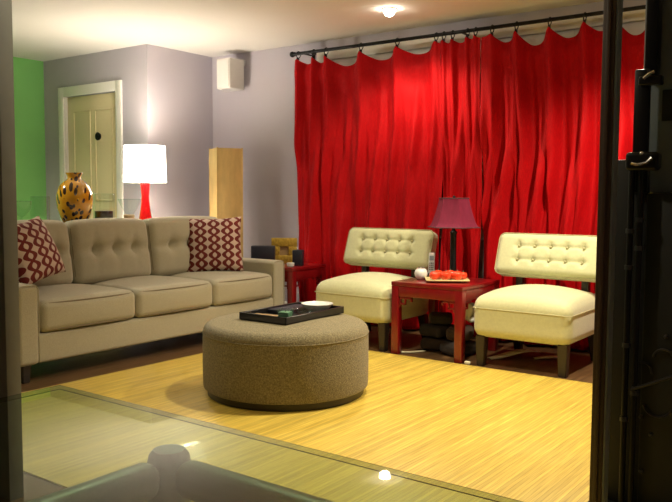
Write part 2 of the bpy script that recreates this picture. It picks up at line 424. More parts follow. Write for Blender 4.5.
# back cushions, tufted row
bys = [2.60, 3.27, 3.97, 4.78]
for i in range(3):
    y0, y1 = max(bys[i], 2.69), bys[i+1]; hy = (y1-y0)/2-.002; yc = (y0+y1)/2
    H = .232
    tb = [(-.62+1.24*k/2.0)*hy*.82 for k in range(3)]
    def bfn(c, hy=hy, tb=tb):
        c = c.copy(); v, wv = c.y/hy, c.z/H
        k = max(0, 1-v*v)*max(0, 1-wv*wv)
        if c.x > 0:
            c.x += .05*k**.6
            zt = .005
            d = sum(math.exp(-((c.y-b)/.045)**2-((c.z-zt)/.05)**2) for b in tb)
            c.x -= .04*min(1, d)
            c.x -= .022*math.exp(-((c.z-zt)/.03)**2)*max(0, 1-v*v)**.3
            for b in tb: c.x -= .010*math.exp(-((c.y-b)/.018)**2)*max(0, 1-abs(c.z-zt)/.2)
        if c.z > 0: c.z += .016*max(0, 1-v*v)
        return c
    mt = Matrix.Translation((-4.795, yc, .726)) @ Matrix.Rotation(math.radians(-9), 4, 'Y')
    bm = B(); rbox(bm, (.085, hy, H), .06, (4, 26, 22), 5, bfn, mt)
    bc = obj('back_cushion', bm, 'sofa', sofa)
    bm = B()
    pp = [(.062, -hy+.012, -H+.06), (.062, -hy+.012, H-.06), (.062, -hy+.03, H-.022), (.062, -hy+.06, H-.008), (.062, 0, H+.006), (.062, hy-.06, H-.008), (.062, hy-.03, H-.022), (.062, hy-.012, H-.06), (.062, hy-.012, -H+.06)]
    tube(bm, [mt @ Vector(p) for p in pp], .004, 6); obj('piping', bm, 'piping', bc)
for lx, ly in ((SFX-.08, SY0+.08), (SFX-.08, SY1-.08), (-5.03, SY0+.08), (-5.03, SY1-.08)):
    bm = B(); taper_leg(bm, lx, ly, 0, .122, .045, .06); obj('leg', bm, 'darkwood', sofa)

# throw pillows
def make_pillow(name, label, loc, rotmat, s):
    bm = B(); n = 26; V = {}
    for side in (-1, 1):
        for i in range(n+1):
            for j in range(n+1):
                u, v = -1+2*i/n, -1+2*j/n
                e = i in (0, n) or j in (0, n)
                if e and side == 1: V[side, i, j] = V[-1, i, j]; continue
                pin = 1-.07*(1-u*u)*abs(v)**3; pin2 = 1-.07*(1-v*v)*abs(u)**3
                th = .088*((1-u*u)*(1-v*v))**.42
                V[side, i, j] = bm.verts.new((u*s*pin2, side*th, v*s*pin))
    for side in (-1, 1):
        for i in range(n):
            for j in range(n): bm.faces.new([V[side, a, b] for a, b in ((i, j), (i+1, j), (i+1, j+1), (i, j+1))])
    o = obj(name, bm, 'pillow', sharp=80)
    o.matrix_world = Matrix.Translation(loc) @ rotmat
    tag(o, label, 'pillow', 'trellis print throw pillows'); return o
def pil_rot(nx, ny, lean, roll):
    z = Matrix.Rotation(math.atan2(nx, -ny), 4, 'Z')
    return z @ Matrix.Rotation(math.radians(-lean), 4, 'X') @ Matrix.Rotation(math.radians(roll), 4, 'Y')
make_pillow('throw_pillow', 'red and white trellis pillow at the near end of the sofa beside the left arm', (-4.50, 2.815, .785), pil_rot(1, .25, 22, -11), .205)
make_pillow('throw_pillow', 'red and white trellis pillow at the far end of the sofa near the tan column', (-4.56, 4.50, .742), pil_rot(.72, -.70, 14, -2), .232)

# ---------------------------------------------------------------- console behind the sofa and what stands on it
CZ = .905
con = thing('console_table', 'narrow dark console table standing behind the beige sofa', 'table', (-5.42, 3.72, 0))
bm = B(); box(bm, -5.64, -5.20, 2.72, 4.80, CZ-.035, CZ, .004); obj('table_top', bm, 'darkwood', con)
bm = B(); box(bm, -5.62, -5.22, 2.76, 4.76, CZ-.11, CZ-.035, .003); obj('apron', bm, 'darkwood', con)
for x in (-5.60, -5.24):
    for y in (2.77, 4.75): bm = B(); taper_leg(bm, x, y, 0, CZ-.10, .04, .05); obj('leg', bm, 'darkwood', con)
LX, LY = -5.45, 4.53
lamp = thing('table_lamp', 'lit table lamp with white drum shade and red glass body', 'lamp', (LX, LY, CZ))
bm = B(); lathe(bm, [(.062, CZ), (.064, CZ+.01), (.060, CZ+.02), (.055, CZ+.05), (.044, CZ+.12), (.035, CZ+.19), (.033, CZ+.23), (.037, CZ+.30), (.042, CZ+.345), (.040, CZ+.362), (.02, CZ+.368)], LX, LY, 40); obj('lamp_body', bm, 'redglass', lamp)
bm = B(); lathe(bm, [(.012, CZ+.366), (.012, CZ+.44), (.028, CZ+.45), (.033, CZ+.49), (.022, CZ+.53), (.006, CZ+.545)], LX, LY, 20); obj('bulb', bm, 'shade', lamp)
bm = B(); lathe(bm, [(.188, 1.262), (.179, 1.578)], LX, LY, 56, False, False); lathe(bm, [(.184, 1.264), (.175, 1.576)], LX, LY, 56, False, False)
for z, ro, ri in ((1.262, .189, .183), (1.578, .180, .174)): lathe(bm, [(ri, z-.003), (ro, z-.003), (ro, z+.003), (ri, z+.003), (ri, z-.003)], LX, LY, 56, False, False)
obj('lamp_shade', bm, 'shade', lamp, label='white drum shade')
bm = B()
for k in range(3):
    a = 2*math.pi*k/3; tube(bm, [(LX, LY, 1.556), (LX+.174*math.cos(a), LY+.174*math.sin(a), 1.572)], .0025, 6)
tube(bm, [(LX, LY, CZ+.53), (LX, LY, 1.56)], .004, 6); obj('shade_holder', bm, 'chrome', lamp)
for dz, e in ((1.49, LAMP_W*.75), (1.30, LAMP_W*.25)):
    ld = bpy.data.lights.new('lamp_bulb', 'POINT'); ld.energy = e; ld.color = LAMPCOL; ld.shadow_soft_size = .07
    lo = bpy.data.objects.new('lamp_bulb', ld); COL.objects.link(lo); lo.location = (LX, LY, dz)

vx, vy = -5.40, 3.77
bm = B()
pr = [(.07, CZ), (.088, CZ+.012), (.112, CZ+.06), (.134, CZ+.13), (.143, CZ+.20), (.138, CZ+.255), (.118, CZ+.31), (.085, CZ+.345), (.060, CZ+.36), (.052, CZ+.375), (.055, CZ+.395), (.066, CZ+.412), (.066, CZ+.418), (.056, CZ+.412), (.044, CZ+.38), (.05, CZ+.34)]
lathe(bm, pr, vx, vy, 48, False)
v = obj('vase', bm, 'vase'); origin_to(v, (vx, vy, CZ)); tag(v, 'round amber glass vase with dark flecks behind the sofa', 'vase')
def glass_vessel(name, label, x, y, prof, group='clear glass vessels on the console', fill=None, fmat=None, fname='candle'):
    t = thing(name, label, 'glass', (x, y, CZ), group=group)
    bm = B(); lathe(bm, [(r, CZ+z) for r, z in prof], x, y, 36, False); obj('glass_body', bm, 'glass', t)
    bm = B(); zt = CZ+prof[-1][1]; rt = prof[-1][0]
    tube(bm, [(x+rt*math.cos(a*math.pi/16), y+rt*math.sin(a*math.pi/16), zt) for a in range(32)], .003, 6, True); obj('rim', bm, 'glass', t)
    if fill:
        bm = B(); lathe(bm, [(r, CZ+z) for r, z in fill], x, y, 28); obj(fname, bm, fmat, t)
    return t
cyl = lambda r, h: [(r*.9, .0), (r, .008), (r, h*.5), (r, h), (r-.004, h)]
glass_vessel('hurricane_glass', 'wide clear glass holding a dark candle right of the amber vase', -5.40, 4.05, cyl(.088, .25), fill=[(.07, .012), (.075, .018), (.075, .105), (.06, .11)], fmat='candle')
glass_vessel('candle_bowl', 'shallow clear glass with a small beige candle beside the red lamp', -5.36, 4.285, [(.05, 0), (.05, .006), (.012, .012), (.012, .06), (.03, .075), (.06, .12), (.10, .205), (.096, .205)], fill=None)
t = thing('votive_candle', 'small beige votive candle standing left of the red lamp body', 'candle', (-5.25, 4.19, CZ))
bm = B(); lathe(bm, [(.036, CZ), (.04, CZ+.004), (.046, CZ+.075), (.042, CZ+.078), (.04, CZ+.07), (.01, CZ+.068)], -5.25, 4.19, 28); obj('candle', bm, 'beige', t)
bm = B(); tube(bm, [(-5.25, 4.19, CZ+.066), (-5.248, 4.19, CZ+.085)], .002, 6); obj('wick', bm, 'blackmetal', t)
glass_vessel('goblet', 'leftmost clear goblet against the green wall', -5.40, 3.30, [(.055, 0), (.055, .005), (.008, .012), (.008, .07), (.03, .085), (.068, .13), (.075, .19), (.071, .19)])
glass_vessel('tumbler', 'clear straight-sided glass between the goblet and the amber vase', -5.40, 3.46, cyl(.072, .225))

# tan column
t = thing('column_lamp', 'tall square tan paper column lamp in the corner behind the sofa', 'lamp', (-5.24, 5.33, 0), math.radians(-28), world=False)
bm = B(); box(bm, -.125, .125, -.125, .125, .03, 1.59, .004); obj('lamp_shade', bm, 'tan', t)
bm = B(); box(bm, -.115, .115, -.115, .115, 0, .03, .003); obj('base', bm, 'darkwood', t)
bm = B()
for sx in (-1, 1):
    for sy in (-1, 1): box(bm, sx*.122-.006, sx*.122+.006, sy*.122-.006, sy*.122+.006, .02, 1.596, .002)
obj('frame', bm, 'tan', t)

# wall speaker
t = thing('wall_speaker', 'white speaker mounted high on the grey wall near the corner', 'speaker', (-5.44, 5.72, 2.19))
bm = B(); box(bm, -5.53, -5.35, 5.50, 5.71, 2.19, 2.485, .012, 3); obj('cabinet', bm, 'speaker', t)
bm = B(); box(bm, -5.518, -5.362, 5.493, 5.503, 2.205, 2.47, .004); obj('grille', bm, 'speaker', t)
bm = B(); box(bm, -5.49, -5.39, 5.71, 5.778, 2.44, 2.50, .004); obj('bracket', bm, 'greywhite', t)
# switches on the green wall
for z, lb in ((1.56, 'upper cream switch plate on the green wall'), (1.32, 'lower cream switch plate on the green wall')):
    t = thing('wall_switch', lb, 'switch', (XL, 4.50, z), group='switch plates on the green wall')
    bm = B(); box(bm, XL, XL+.008, 4.455, 4.545, z-.06, z+.06, .003); obj('switch_plate', bm, 'door', t)
    bm = B(); box(bm, XL+.006, XL+.016, 4.485, 4.515, z-.03, z+.03, .003); obj('rocker', bm, 'white', t)

# ---------------------------------------------------------------- curtains
RY, RZ = 5.60, 2.452
rod = thing('curtain_rod', 'long black curtain rod running along the top of the window wall', 'curtain rod', (-2.8, RY, RZ))
bm = B(); tube(bm, [(-4.62, RY, RZ), (-.80, RY, RZ)], .0145, 14); obj('pole', bm, 'blackmetal', rod)
for x, s in ((-4.62, -1), (-.80, 1)):
    bm = B(); sphere(bm, (x+s*.022, RY, RZ), .027); tube(bm, [(x-.01*s, RY, RZ), (x+.004*s, RY, RZ)], .02, 14); obj('finial', bm, 'blackmetal', rod)
for x in (-4.53, -2.92, -.9):
    bm = B(); tube(bm, [(x, RY, RZ), (x, YW-.005, RZ)], .008, 8); box(bm, x-.018, x+.018, YW-.008, YW, RZ-.04, RZ+.04, .003)
    obj('bracket', bm, 'blackmetal', rod)
def ring_mesh(x):
    bm = B(); tube(bm, [(x+.004*math.sin(a*math.pi/8), RY+.029*math.cos(a*math.pi/8), RZ-.011+.029*math.sin(a*math.pi/8)) for a in range(16)], .0042, 6, True)
    box(bm, x-.006, x+.006, RY-.022, RY+.008, RZ-.062, RZ-.038, .002); return bm
def curtain(label, clips, seed, sag, x_end=(0, 0), dx_bottom=(0, 0), bottom=.02):
    rnd = random.Random(seed)
    x0, x1 = clips[0]-x_end[0], clips[-1]+x_end[1]
    t = thing('curtain', label, 'curtain', ((x0+x1)/2, RY, 0), group='red satin curtains')
    bm = B(); nx = int((x1-x0)*150); nz = 90
    folds = [(rnd.uniform(2.5, 4.2), rnd.uniform(0, 6.28), rnd.uniform(.050, .058), rnd.uniform(-.10, .10), rnd.uniform(0, 6)),
             (rnd.uniform(5.5, 8.0), rnd.uniform(0, 6.28), rnd.uniform(.028, .034), rnd.uniform(-.08, .08), rnd.uniform(0, 6)),
             (rnd.uniform(9.5, 13), rnd.uniform(0, 6.28), rnd.uniform(.005, .007), rnd.uniform(-.07, .07), rnd.uniform(0, 6))]
    lean = [rnd.uniform(-.25, .25) for _ in clips]; depthv = [rnd.uniform(.7, 1.2) for _ in range(len(clips)+1)]
    ztop = RZ-.05
    V = []
    for i in range(nx+1):
        x = x0+(x1-x0)*i/nx
        if x <= clips[0]: idx, q, gap = 0, 1-(clips[0]-x)/max(.05, x_end[0] or .05)*.5, .05; ph = (q-1)
        elif x >= clips[-1]: idx, q, gap = len(clips)-1, (x-clips[-1])/max(.05, x_end[1] or .05)*.5, .05; ph = idx+q
        else:
            k = max(j for j in range(len(clips)-1) if clips[j] <= x); gap = clips[k+1]-clips[k]; q = (x-clips[k])/gap; idx = k; ph = k+q
        par = 4*(q % 1)*(1-(q % 1))
        sg = sag*min(1, gap/.28)*par*depthv[idx]
        zt = ztop-sg
        row = []
        for j in range(nz+1):
            h = j/nz; hh = h**1.25
            z = zt+(bottom-zt)*hh
            dz = zt-z
            grow = min(1, dz/.9)
            # pleat anchored at the clips, spreading and wandering lower down
            wob = ph+lean[min(idx, len(lean)-1)]*grow*.8*math.sin(dz*1.3+idx)
            am = min(.07, gap*.24)
            y = -.03+am*(1-(math.cos(2*math.pi*wob)+.35*math.cos(4*math.pi*wob))/1.35)*(1-.35*grow)*.9
            y += -am*.35*math.cos(4*math.pi*wob+seed)*grow
            for f, p, a, dr_, w2 in folds:
                th = 2*math.pi*f*(x+dr_*math.sin(dz*1.6+w2)+.02*math.sin(dz*4+w2*2))+p
                s_ = math.sin(th+.75*math.sin(th+.4*w2))
                y += a*s_*grow*(.75+.35*math.sin(dz*1.9+w2))
            # swags hanging from clip to clip just below the heading
            sw = math.exp(-dz/.22)*min(1, gap/.25)*par
            y += .022*sw*math.cos(dz*26)
            # cross creases
            y += .004*math.sin(9*x+14*z+seed)*math.sin(5*z-7*x)*grow
            y = .14*math.tanh(y/.14)-.012
            xx = x+(dx_bottom[0]+(dx_bottom[1]-dx_bottom[0])*(x-x0)/(x1-x0))*grow
            row.append(bm.verts.new((xx, RY+.012+y, z)))
        V.append(row)
    for i in range(nx):
        for j in range(nz): bm.faces.new((V[i][j], V[i+1][j], V[i+1][j+1], V[i][j+1]))
    c = obj('curtain_panel', bm, 'curtain', t, sharp=180)
    md = c.modifiers.new('thickness', 'SOLIDIFY'); md.thickness = .003
    for x in clips: obj('curtain_ring', ring_mesh(x), 'blackmetal', t)
    return t
curtain('left red satin curtain hanging behind the left slipper chair', [-4.57, -4.39, -4.25, -3.87, -3.50, -3.13], 3, .10, (.03, .045), (0.0, .03))
curtain('narrow bunched red curtain hanging behind the plum lampshade', [-3.06, -2.98, -2.85, -2.78], 11, .09, (.02, .05), (.03, .02))
curtain('right red satin curtain hanging behind the right slipper chair', [-2.64, -2.44, -2.18, -1.92, -1.70, -1.45, -1.2, -.95], 5, .12, (.085, .04), (.02, .0))

# ---------------------------------------------------------------- slipper chairs
def make_chair(label, loc):
    t = thing('slipper_chair', label, 'chair', loc, group='pale slipper chairs', world=False)
    hw, y0, y1 = .342, -.33, .33
    def sf(c):
        c = c.copy(); u, v_ = c.x/hw, c.y/.34
        if c.z > 0: c.z += .075*max(0, 1-u*u)**.7*max(0, 1-v_*v_)**.7
        return c
    bm = B(); rbox(bm, (hw, .34, .135), .065, (14, 14, 4), 5, sf, Matrix.Translation((0, 0, .335)))
    s = obj('seat', bm, 'chair', t)
    bm = B(); e = .006
    ln = []
    zc = .40
    for a in range(4):
        sx, sy = ((-1, -1), (1, -1), (1, 1), (-1, 1))[a]
        for q in range(5):
            th = math.radians([180, 270, 0, 90][a]+90*q/4); ln.append((sx*(hw-.045)+.0465*math.cos(th), sy*(.34-.045)+.0465*math.sin(th), zc))
    tube(bm, ln, .0035, 6, True); obj('piping', bm, 'button', s)
    bx = [-.235+.47*k/4 for k in range(5)]; bz = [.055, -.045]
    def bf(c):
        c = c.copy(); u, v_ = c.x/.405, c.z/.155
        if c.y < 0:
            k = max(0, 1-u*u)**.5*max(0, 1-v_*v_)**.5; c.y -= .022*k
            for zz in bz:
                for xx in bx: c.y += .016*math.exp(-((c.x-xx)/.025)**2-((c.z-zz)/.025)**2)
            if abs(c.x) < .3:
                for zz in bz: c.y += .008*math.exp(-((c.z-zz)/.010)**2)*(1 if abs(c.x) < .235 else max(0, 1-(abs(c.x)-.235)/.05))
                if -.09 < c.z < .1:
                    for xx in bx: c.y += .008*math.exp(-((c.x-xx)/.012)**2)
        return c
    mt = Matrix.Translation((0, .240, .722)) @ Matrix.Rotation(math.radians(-19), 4, 'X')
    bm = B(); rbox(bm, (.405, .065, .155), .045, (52, 3, 22), 5, bf, mt)
    b = obj('backrest', bm, 'chair', t)
    for zz in bz:
        for xx in bx:
            bm = B(); sphere(bm, mt @ Vector((xx, -.069, zz)), .009, 12, 8); obj('button', bm, 'button', b)
    bm = B()
    loop = []
    for a in range(4):
        sx, sz = ((-1, -1), (1, -1), (1, 1), (-1, 1))[a]
        for q in range(5):
            th = math.radians([180, 270, 0, 90][a]+90*q/4); loop.append(mt @ Vector((sx*(.405-.045)+.044*math.cos(th), -.046, sz*(.155-.045)+.044*math.sin(th))))
    tube(bm, loop, .004, 6, True); obj('piping', bm, 'button', b)
    for sx in (-1, 1):
        bm = B(); box(bm, sx*.24-.025, sx*.24+.025, .215, .265, .44, .64, .004); obj('back_support', bm, 'darkwood', t)
    for sx in (-1, 1):
        bm = B(); taper_leg(bm, sx*.285, -.285, 0, .21, .05, .066); obj('leg', bm, 'darkwood', t)
        bm = B(); taper_leg(bm, sx*.285, .285, 0, .21, .05, .066, 0, .06); obj('leg', bm, 'darkwood', t)
    return t
ch = make_chair('pale lime tufted slipper chair left of the small red table', (-3.365, 5.065, 0))
dup(ch, (-2.0, 5.065, 0), 0, 'pale lime tufted slipper chair right of the small red table')

# ---------------------------------------------------------------- red tables
def red_table(label, x0, x1, y0, y1, h):
    t = thing('side_table', label, 'table', ((x0+x1)/2, (y0+y1)/2, 0), group='red lacquer side tables')
    bm = B(); box(bm, x0, x1, y0, y1, h-.028, h, .004); obj('table_top', bm, 'red_lacquer', t)
    L_ = .058
    bm = B(); d = .006
    for q in ((x0+d, x1-d, y0+d, y0+d+.025), (x0+d, x1-d, y1-d-.025, y1-d), (x0+d, x0+d+.025, y0+d, y1-d), (x1-d-.025, x1-d, y0+d, y1-d)): box(bm, *q, h-.105, h-.028, .003)
    obj('apron', bm, 'red_lacquer', t)
    for sx in (0, 1):
        for sy in (0, 1):
            xx = x0+.002 if sx == 0 else x1-.002-L_; yy = y0+.002 if sy == 0 else y1-.002-L_
            bm = B(); box(bm, xx, xx+L_, yy, yy+L_, 0, h-.028, .005); obj('leg', bm, 'red_lacquer', t)
    # fret corner brackets under the front and side aprons
    for sx in (0, 1):
        xx = x0+.06 if sx == 0 else x1-.06; s = 1 if sx == 0 else -1
        bm = B()
        for q in ((0, .012, -.185, -.105), (0, .11, -.123, -.105), (.045, .057, -.165, -.105), (0, .057, -.165, -.153), (.095, .11, -.14, -.105)):
            a, b = sorted((xx+s*q[0], xx+s*q[1])); box(bm, a, b, y0+.012, y0+.028, h+q[2], h+q[3], .002)
        obj('corner_bracket', bm, 'red_lacquer', t)
        yy = y0+.06 if sx == 0 else y1-.06
        bm = B()
        for q in ((0, .012, -.185, -.105), (0, .11, -.123, -.105), (.045, .057, -.165, -.105), (0, .057, -.165, -.153)):
            a, b = sorted((yy+s*q[0], yy+s*q[1])); box(bm, x1-.028, x1-.012, a, b, h+q[2], h+q[3], .002)
        obj('corner_bracket', bm, 'red_lacquer', t)
    return t
TZ = .532
red_table('small red lacquer table between the two slipper chairs', -2.985, -2.41, 4.725, 5.33, TZ)
red_table('red lacquer end table beyond the far arm of the sofa', -4.72, -4.13, 4.985, 5.46, .54)

# plum lamp on the middle table
px, py = -2.735, 5.20
t = thing('buffet_lamp', 'slim black table lamp with plum bell-shaped shade on the red table', 'lamp', (px, py, TZ))
bm = B(); lathe(bm, [(.06, TZ), (.062, TZ+.008), (.05, TZ+.016), (.028, TZ+.03), (.024, TZ+.05), (.026, TZ+.08), (.023, TZ+.12), (.023, TZ+.33), (.028, TZ+.35), (.014, TZ+.365), (.010, TZ+.38), (.010, 1.14), (.012, 1.148), (.005, 1.155)], px, py, 28); obj('lamp_stem', bm, 'blackmetal', t)
bm = B()
def bell(n_z, r0, r1, z0, z1, off):
    rings = []
    for k in range(n_z+1):
        u = k/n_z; r = r0+(r1-r0)*(u**.62)+off; z = z0+(z1-z0)*u
        rg = []
        for s in range(6):
            a0, a1 = math.pi/3*s+.26, math.pi/3*(s+1)+.26
            for m_ in range(6):
                f = m_/6; p = Vector((math.cos(a0), math.sin(a0)))*(1-f)+Vector((math.cos(a1), math.sin(a1)))*f
                dip = 1-.045*math.sin(math.pi*f)
                rg.append(bm.verts.new((px+p.x*r*dip, py+p.y*r*dip, z)))
        rings.append(rg)
    for a, b in zip(rings, rings[1:]):
        for i in range(36): bm.faces.new((a[i], a[(i+1) % 36], b[(i+1) % 36], b[i]))
    return rings
SZ0, SZ1 = .915, 1.137
ro = bell(12, .196, .112, SZ0, SZ1, 0); ri = bell(12, .196, .112, SZ0, SZ1, -.004)
for k in (0, -1):
    for i in range(36): bm.faces.new((ro[k][i], ro[k][(i+1) % 36], ri[k][(i+1) % 36], ri[k][i]))
sh = obj('lamp_shade', bm, 'purple', t, sharp=25)
def hexloop(r, z):
    out = []
    for s in range(6):
        a0, a1 = math.pi/3*s+.26, math.pi/3*(s+1)+.26
        for m_ in range(6):
            f = m_/6; p = Vector((math.cos(a0), math.sin(a0)))*(1-f)+Vector((math.cos(a1), math.sin(a1)))*f; d = 1-.045*math.sin(math.pi*f)
            out.append((px+p.x*r*d, py+p.y*r*d, z))
    return out
bm = B(); tube(bm, hexloop(.197, SZ0+.003), .005, 6, True); obj('shade_trim', bm, 'purpletrim', sh)
bm = B(); tube(bm, hexloop(.113, SZ1-.002), .005, 6, True); obj('shade_trim', bm, 'purpletrim', sh)
bm = B()
for s in range(3): a = math.pi*2/3*s+.26; tube(bm, [(px, py, SZ1-.012), (px+.108*math.cos(a), py+.108*math.sin(a), SZ1-.006)], .003, 6)
obj('shade_holder', bm, 'blackmetal', sh)

# plate with fruit
pc = (-2.655, 4.955)
bm = B(); a = math.radians(33)
mt = Matrix.Translation((pc[0], pc[1], TZ)) @ Matrix.Rotation(a, 4, 'Z')
def plf(c):
    c = c.copy(); r = max(abs(c.x)/.15, abs(c.y)/.10); c.z += .012*max(0, r-.6)/.4; return c
rbox(bm, (.155, .10, .006), .005, (12, 12, 1), 3, plf, mt @ Matrix.Translation((0, 0, .007)))
o = obj('plate', bm, 'plate'); origin_to(o, (pc[0], pc[1], TZ)); tag(o, 'cream rectangular plate holding orange-red fruit on the small red table', 'plate')
fr = [(-.09, -.030, .040), (-.012, -.045, .041), (.07, -.035, .042), (.118, .025, .034), (-.06, .05, .040), (.028, .046, .041)]
fl = ['leftmost in the front row', 'second from left in the front row', 'third from left in the front row', 'rightmost in the front row', 'left of the two at the back', 'right of the two at the back']
for (fx, fy, r), nm in zip(fr, fl):
    c = mt @ Vector((fx, fy, .0145+r*.86))
    t = thing('fruit', 'glossy orange-red fruit on the cream plate, '+nm, 'fruit', (c.x, c.y, c.z-r*.86), group='orange-red fruit on the plate')
    bm = B(); sphere(bm, c, r, 24, 16)
    for v_ in bm.verts:
        d = v_.co-c; an = math.atan2(d.y, d.x); rr = math.hypot(d.x, d.y)/r
        k = 1-.05*abs(math.sin(an*2.5))*rr; v_.co = c+Vector((d.x*k, d.y*k, d.z*.86-(.010*math.exp(-(rr/.3)**2) if d.z > 0 else 0)))
    obj('flesh', bm, 'fruit', t)
    bm = B(); tube(bm, [(c.x, c.y, c.z+r*.86-.013), (c.x+.003, c.y, c.z+r*.86+.004)], .003, 6); obj('stem', bm, 'greenwax', t)
# white globe, wireless handset, small dish
c = (-2.875, 4.965)
t = thing('candle_holder', 'round white glazed globe at the left of the small red table', 'ornament', (c[0], c[1], TZ))
bm = B(); lathe(bm, [(.022, TZ), (.028, TZ+.004), (.044, TZ+.022), (.050, TZ+.045), (.044, TZ+.070), (.026, TZ+.085), (.022, TZ+.088), (.018, TZ+.082), (.01, TZ+.07)], c[0], c[1], 28); obj('globe', bm, 'whiteglaze', t)
bm = B(); lathe(bm, [(.028, TZ+.083), (.030, TZ+.086), (.024, TZ+.092), (.02, TZ+.086)], c[0], c[1], 24, False, False); obj('rim', bm, 'chrome', t)
t = thing('cordless_phone', 'pale grey cordless handset standing upright behind the white globe', 'phone', (-2.905, 5.17, TZ))
hm = Matrix.Translation((-2.905, 5.17, TZ)) @ Matrix.Rotation(math.radians(22), 4, 'Z')
bm = B(); box(bm, -.04, .04, -.035, .045, 0, .035, .01, 3, hm); obj('cradle', bm, 'blackmetal', t)
hm2 = hm @ Matrix.Translation((0, .005, .022)) @ Matrix.Rotation(math.radians(-12), 4, 'X')
bm = B(); box(bm, -.024, .024, -.013, .013, 0, .165, .008, 3, hm2); hs = obj('handset', bm, 'greywhite', t)
bm = B()
for r_ in range(4):
    for c_ in range(3): box(bm, -.016+c_*.012, -.008+c_*.012, -.016, -.012, .03+r_*.016, .04+r_*.016, .001, 1, hm2)
obj('keypad', bm, 'blackmetal', hs)
bm = B(); box(bm, -.017, .017, -.0155, -.012, .105, .14, .001, 1, hm2); obj('display', bm, 'slate', hs)
bm = B(); lathe(bm, [(.03, TZ), (.045, TZ+.008), (.055, TZ+.018), (.052, TZ+.018), (.04, TZ+.010), (.01, TZ+.006)], -2.895, 4.82, 28)
o = obj('glass_dish', bm, 'glass'); origin_to(o, (-2.895, 4.82, TZ)); tag(o, 'flat clear glass dish at the front left corner of the small red table', 'dish')

# things beneath the small red table and the right chair
def lump(label, c, half, rz, m, seed):
    rnd = random.Random(seed); ps = [rnd.uniform(0, 6.28) for _ in range(4)]
    def f(p):
        n = .12*math.sin(18*p.x+ps[0])*math.sin(14*p.y+ps[1])+.10*math.sin(30*p.x+22*p.y+ps[2])
        return Vector((p.x*(1+n*.4), p.y*(1+n*.4), p.z*(1+n*.35)-abs(p.x)**2*.15))
    bm = B(); rbox(bm, half, min(half)*.8, (10, 10, 3), 4, f, Matrix.Rotation(rz, 4, 'Z'))
    mn = min(v.co.z for v in bm.verts)
    o = obj('cloth_bundle', bm, m); o.location = (c[0], c[1], c[2]-mn)
    return tag(o, label, 'bundle', 'soft dark bundles under the small red table')
lump('bottom dark bundle at the left under the small red table', (-2.80, 5.10, 0), (.105, .12, .045), .2, 'cloth_brown', 1)
lump('upper dark bundle stacked at the left under the small red table', (-2.79, 5.09, .10), (.10, .11, .045), -.25, 'cloth_dark', 2)
lump('topmost dark bundle behind at the left under the small red table', (-2.78, 5.11, .20), (.085, .10, .035), .5, 'cloth_dark', 3)
lump('bottom brown bundle at the right under the small red table', (-2.575, 5.00, 0), (.10, .12, .05), -.2, 'cloth_dark', 4)
lump('upper brown bundle stacked beside the right leg of the small red table', (-2.575, 5.02, .112), (.09, .11, .045), .35, 'cloth_brown', 5)
def sheet(name, label, cat, pts, wd, m, lift=.0, group=None):
    bm = B(); rows = []
    n = len(pts)
    for i, p in enumerate(pts):
        p = Vector(p); tdir = (Vector(pts[min(i+1, n-1)])-Vector(pts[max(i-1, 0)])); tdir.z = 0; tdir.normalize(); s = Vector((-tdir.y, tdir.x, 0))
        ww = wd*(.55+.45*math.sin(math.pi*(i+.7)/(n+.4)))
        rows.append([bm.verts.new(p+s*ww*k+Vector((0, 0, .004*(1-k*k)))) for k in (-1, -.5, 0, .5, 1)])
    for a, b in zip(rows, rows[1:]):
        for k in range(4): bm.faces.new((a[k], a[k+1], b[k+1], b[k]))
    o = obj(name, bm, m, sharp=180); md = o.modifiers.new('thickness', 'SOLIDIFY'); md.thickness = .003; md.offset = 1
    c = Vector(pts[n//2]); c.z = 0; origin_to(o, c)
    return tag(o, label, cat, group)
sheet('paper_sheet', 'cream strip of paper on the floor by the left leg of the small red table', 'paper', [(-2.955, 4.80, .002), (-2.92, 4.83, .002), (-2.88, 4.87, .002), (-2.85, 4.92, .002), (-2.83, 4.96, .002)], .022, 'paper', group='papers on the floor')
sheet('paper_sheet', 'curved cream paper on the floor under the right slipper chair', 'paper', [(-2.33, 5.00, .002), (-2.28, 5.06, .012), (-2.23, 5.14, .03), (-2.19, 5.22, .04), (-2.14, 5.28, .04), (-2.10, 5.33, .03)], .05, 'paper', group='papers on the floor')
sheet('paper_sheet', 'flat cream paper lying deeper under the right slipper chair', 'paper', [(-2.08, 5.20, .002), (-2.03, 5.24, .01), (-1.97, 5.28, .015), (-1.92, 5.32, .01)], .035, 'paper', group='papers on the floor')
bm = B(); rbox(bm, (.045, .03, .065), .02, (6, 4, 6), 3, lambda p: Vector((p.x*(1+.2*math.sin(60*p.z)), p.y*(1+.25*math.sin(50*p.x+1)), p.z*(1+.12*math.sin(70*p.x)))))
o = obj('crumpled_paper', bm, 'whiteglaze'); o.location = (-2.545, 5.10, .285); tag(o, 'crumpled white paper resting on the brown bundle under the small red table', 'paper')
mn = min(v_.co.z for v_ in o.data.vertices); o.location.z = .23-mn
bm = B(); rbox(bm, (.02, .015, .012), .008, (3, 3, 3), 3)
o = obj('paper_scrap', bm, 'paper'); o.location = (-2.37, 4.74, .0125); tag(o, 'small white scrap at the foot of the right leg of the red table', 'paper')

